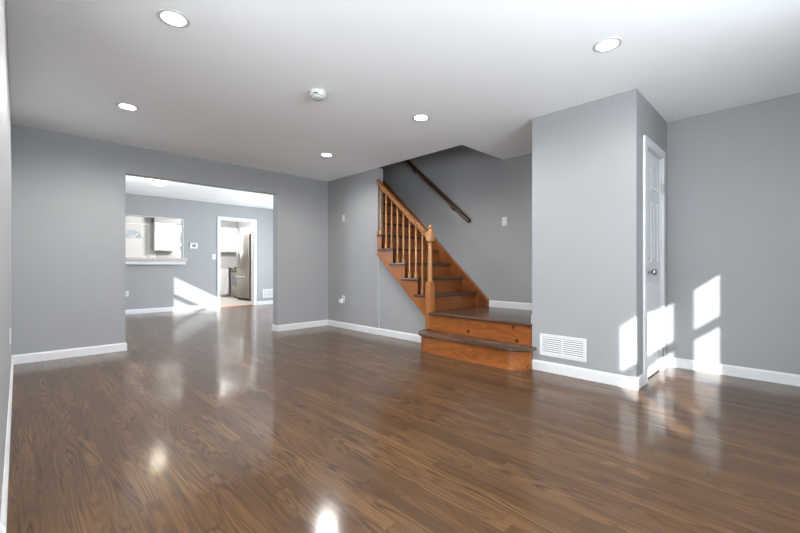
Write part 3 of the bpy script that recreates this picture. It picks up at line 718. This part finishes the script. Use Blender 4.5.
def cabinet(x0, y0, z0, x1, y1, z1, face, doors, label, name='wall_cabinet', group=None, drawer=False, toe=0):
    """face '-Y' or '-X'; shaker doors with a knob each"""
    t = thing(name, label, 'cabinet', ((x0 + x1) / 2, (y0 + y1) / 2, z0), group)
    bm = bmesh.new(); box(bm, x0, y0, z0 + toe, x1, y1, z1)
    if toe:
        if face == '-Y': box(bm, x0, y0 + .06, z0, x1, y1, z0 + toe)
        else: box(bm, x0 + .06, y0, z0, x1, y1, z0 + toe)
    obj('carcass', bm, 'cab', t)
    a0, a1 = (x0, x1) if face == '-Y' else (y0, y1); c = y0 if face == '-Y' else x0
    def fb(bm, u0, w0, u1, w1, d0, d1):
        if face == '-Y': box(bm, u0, c - d1, w0, u1, c - d0, w1)
        else: box(bm, c - d1, u0, w0, c - d0, u1, w1)
    wd = (a1 - a0) / doors; zt = z1
    for k in range(doors):
        u0, u1 = a0 + k * wd + .003, a0 + (k + 1) * wd - .003
        zz0 = z0 + toe + .003; zz1 = zt - .003
        if drawer:
            bm = bmesh.new(); fb(bm, u0, zt - .16, u1, zt - .003, .0005, .018); dr = obj('drawer', bm, 'cab', t)
            bm = bmesh.new(); um = (u0 + u1) / 2; fb(bm, um - .012, zt - .095, um + .012, zt - .07, .018, .038); obj('knob', bm, 'nickel', dr); zz1 = zt - .165
        s = .05; bm = bmesh.new()
        fb(bm, u0, zz0, u0 + s, zz1, .0005, .018); fb(bm, u1 - s, zz0, u1, zz1, .0005, .018); fb(bm, u0 + s, zz0, u1 - s, zz0 + s, .0005, .018); fb(bm, u0 + s, zz1 - s, u1 - s, zz1, .0005, .018)
        fb(bm, u0 + s, zz0 + s, u1 - s, zz1 - s, .0005, .010); dd = obj('door', bm, 'cab', t)
        kz = zz0 + .06 if z0 > 1 else zz1 - .06; ku = u1 - .025 if k % 2 == 0 else u0 + .025
        bm = bmesh.new(); fb(bm, ku - .009, kz - .009, ku + .009, kz + .009, .018, .036); obj('knob', bm, 'nickel', dd)
    return t
cabinet(2.885, 13.30, 1.48, 3.42, 13.598, 2.308, '-Y', 1, 'single white wall cabinet in the middle of the pass-through', )
cabinet(4.44, 13.30, 1.48, 5.33, 13.598, 2.308, '-Y', 3, 'white wall cabinets in the kitchen corner seen through the doorway')
cabinet(5.35, 10.6, 2.00, 5.648, 13.25, 2.308, '-X', 5, 'low white wall cabinet above the refrigerator')
cabinet(3.0, 13.05, 0, 4.93, 13.598, .95, '-Y', 4, 'white base cabinets under the granite worktop in the kitchen corner', 'base_cabinet', toe=.09)
o = bobj('worktop', 'granite', None, 2.98, 13.01, .952, 5.60, 13.575, .99); tag(o, 'granite worktop on the kitchen corner base cabinets', 'worktop')
o = bobj('trim_backsplash', 'splash', None, 3.0, 13.585, .992, 5.64, 13.599, 1.478); o['kind'] = 'structure'
# range
rg = thing('range_cooker', 'stainless range with dark oven door beside the refrigerator', 'stove', (5.2, 12.35, 0))
bm = bmesh.new(); box(bm, 4.92, 11.98, .06, 5.60, 12.74, .93, .004); box(bm, 4.97, 12.0, 0, 5.55, 12.72, .06); obj('body', bm, 'steel', rg)
od = bobj('oven_door', 'steel', rg, 4.885, 11.985, .30, 4.919, 12.735, .80, bev=.004)
bobj('oven_window', 'dglass', od, 4.882, 12.06, .38, 4.8849, 12.66, .70)
bm = bmesh.new(); tube(bm, [(4.845, 12.03, .76), (4.845, 12.69, .76)], .011, 10); tube(bm, [(4.845, 12.06, .76), (4.886, 12.06, .76)], .008, 8); tube(bm, [(4.845, 12.66, .76), (4.886, 12.66, .76)], .008, 8); obj('oven_handle', bm, 'steel', od)
bobj('storage_drawer', 'steel', rg, 4.89, 11.985, .08, 4.919, 12.735, .285, bev=.004)
bobj('control_panel', 'black', rg, 4.88, 11.985, .82, 4.919, 12.735, .925, bev=.004)
for k in range(5):
    bm = bmesh.new(); lathe(bm, [(.020, 0), (.017, .022), (.0, .023)], 14, (4.88, 12.08 + k * .14, .875), 'X', -1); obj('control_knob', bm, 'steel', rg)
bm = bmesh.new(); box(bm, 4.93, 12.0, .931, 5.58, 12.72, .94)
for yy in (12.12, 12.36, 12.60):
    for xx in (4.98, 5.5): box(bm, xx, yy - .10, .94, xx + .012, yy + .10, .985)
    box(bm, 4.96, yy - .006, .972, 5.54, yy + .006, .986); box(bm, 4.96, yy - .10, .972, 5.54, yy - .09, .986); box(bm, 4.96, yy + .09, .972, 5.54, yy + .10, .986)
obj('cooktop_grates', bm, 'black', rg)
# refrigerator: faces -X
fg = thing('refrigerator', 'stainless french-door refrigerator with curved handles in the kitchen', 'refrigerator', (5.1, 11.45, 0))
FX = 4.72; fy0, fy1, ft = 11.02, 11.93, 1.93
bobj('body', 'grey', fg, FX + .07, fy0 + .005, .04, 5.52, fy1 - .005, ft - .02, bev=.006)
fm = (fy0 + fy1) / 2; zs = .80
def curved_door(y0, y1, z0, z1):
    bm = bmesh.new(); n = 8; pts = [(FX + .065, y0), (FX + .065, y1)]
    for i in range(n + 1):
        u = i / n; y = y1 + (y0 - y1) * u; g = (y - fy0) / (fy1 - fy0); pts.append((FX + .03 - .04 * math.sin(PI * min(max(g, .03), .97)), y))
    prism(bm, pts, 'Z', z0, z1); return bm
hx = FX - .06
for a, b, s in ((fy0, fm - .003, -1), (fm + .003, fy1, 1)):
    dd = obj('door', curved_door(a, b, zs + .006, ft), 'steel', fg, smooth=True)
    yh = fm + s * .045; bm = bmesh.new()
    P = [(FX - .01, yh, zs + .12)] + [(hx - .03 * math.sin(PI * i / 8), yh, zs + .14 + (ft - zs - .28) * i / 8) for i in range(9)] + [(FX - .01, yh, ft - .12)]
    tube(bm, P, .013, 10); obj('handle', bm, 'nickel', dd, smooth=True)
dd = obj('freezer_drawer', curved_door(fy0, fy1, .08, zs - .006), 'steel', fg, smooth=True)
bm = bmesh.new(); P = [(FX - .01, fy0 + .08, zs - .10)] + [(hx - .02 * math.sin(PI * i / 8), fy0 + .10 + (fy1 - fy0 - .20) * i / 8, zs - .09) for i in range(9)] + [(FX - .01, fy1 - .08, zs - .10)]
tube(bm, P, .013, 10); obj('handle', bm, 'nickel', dd, smooth=True)
bobj('kick_grille', 'dark', fg, FX + .06, fy0 + .01, 0.0, 5.5, fy1 - .01, .075)
bobj('hinge_cover', 'dark', fg, FX + .05, fy0 + .02, ft - .018, FX + .16, fy0 + .10, ft + .015, bev=.004)
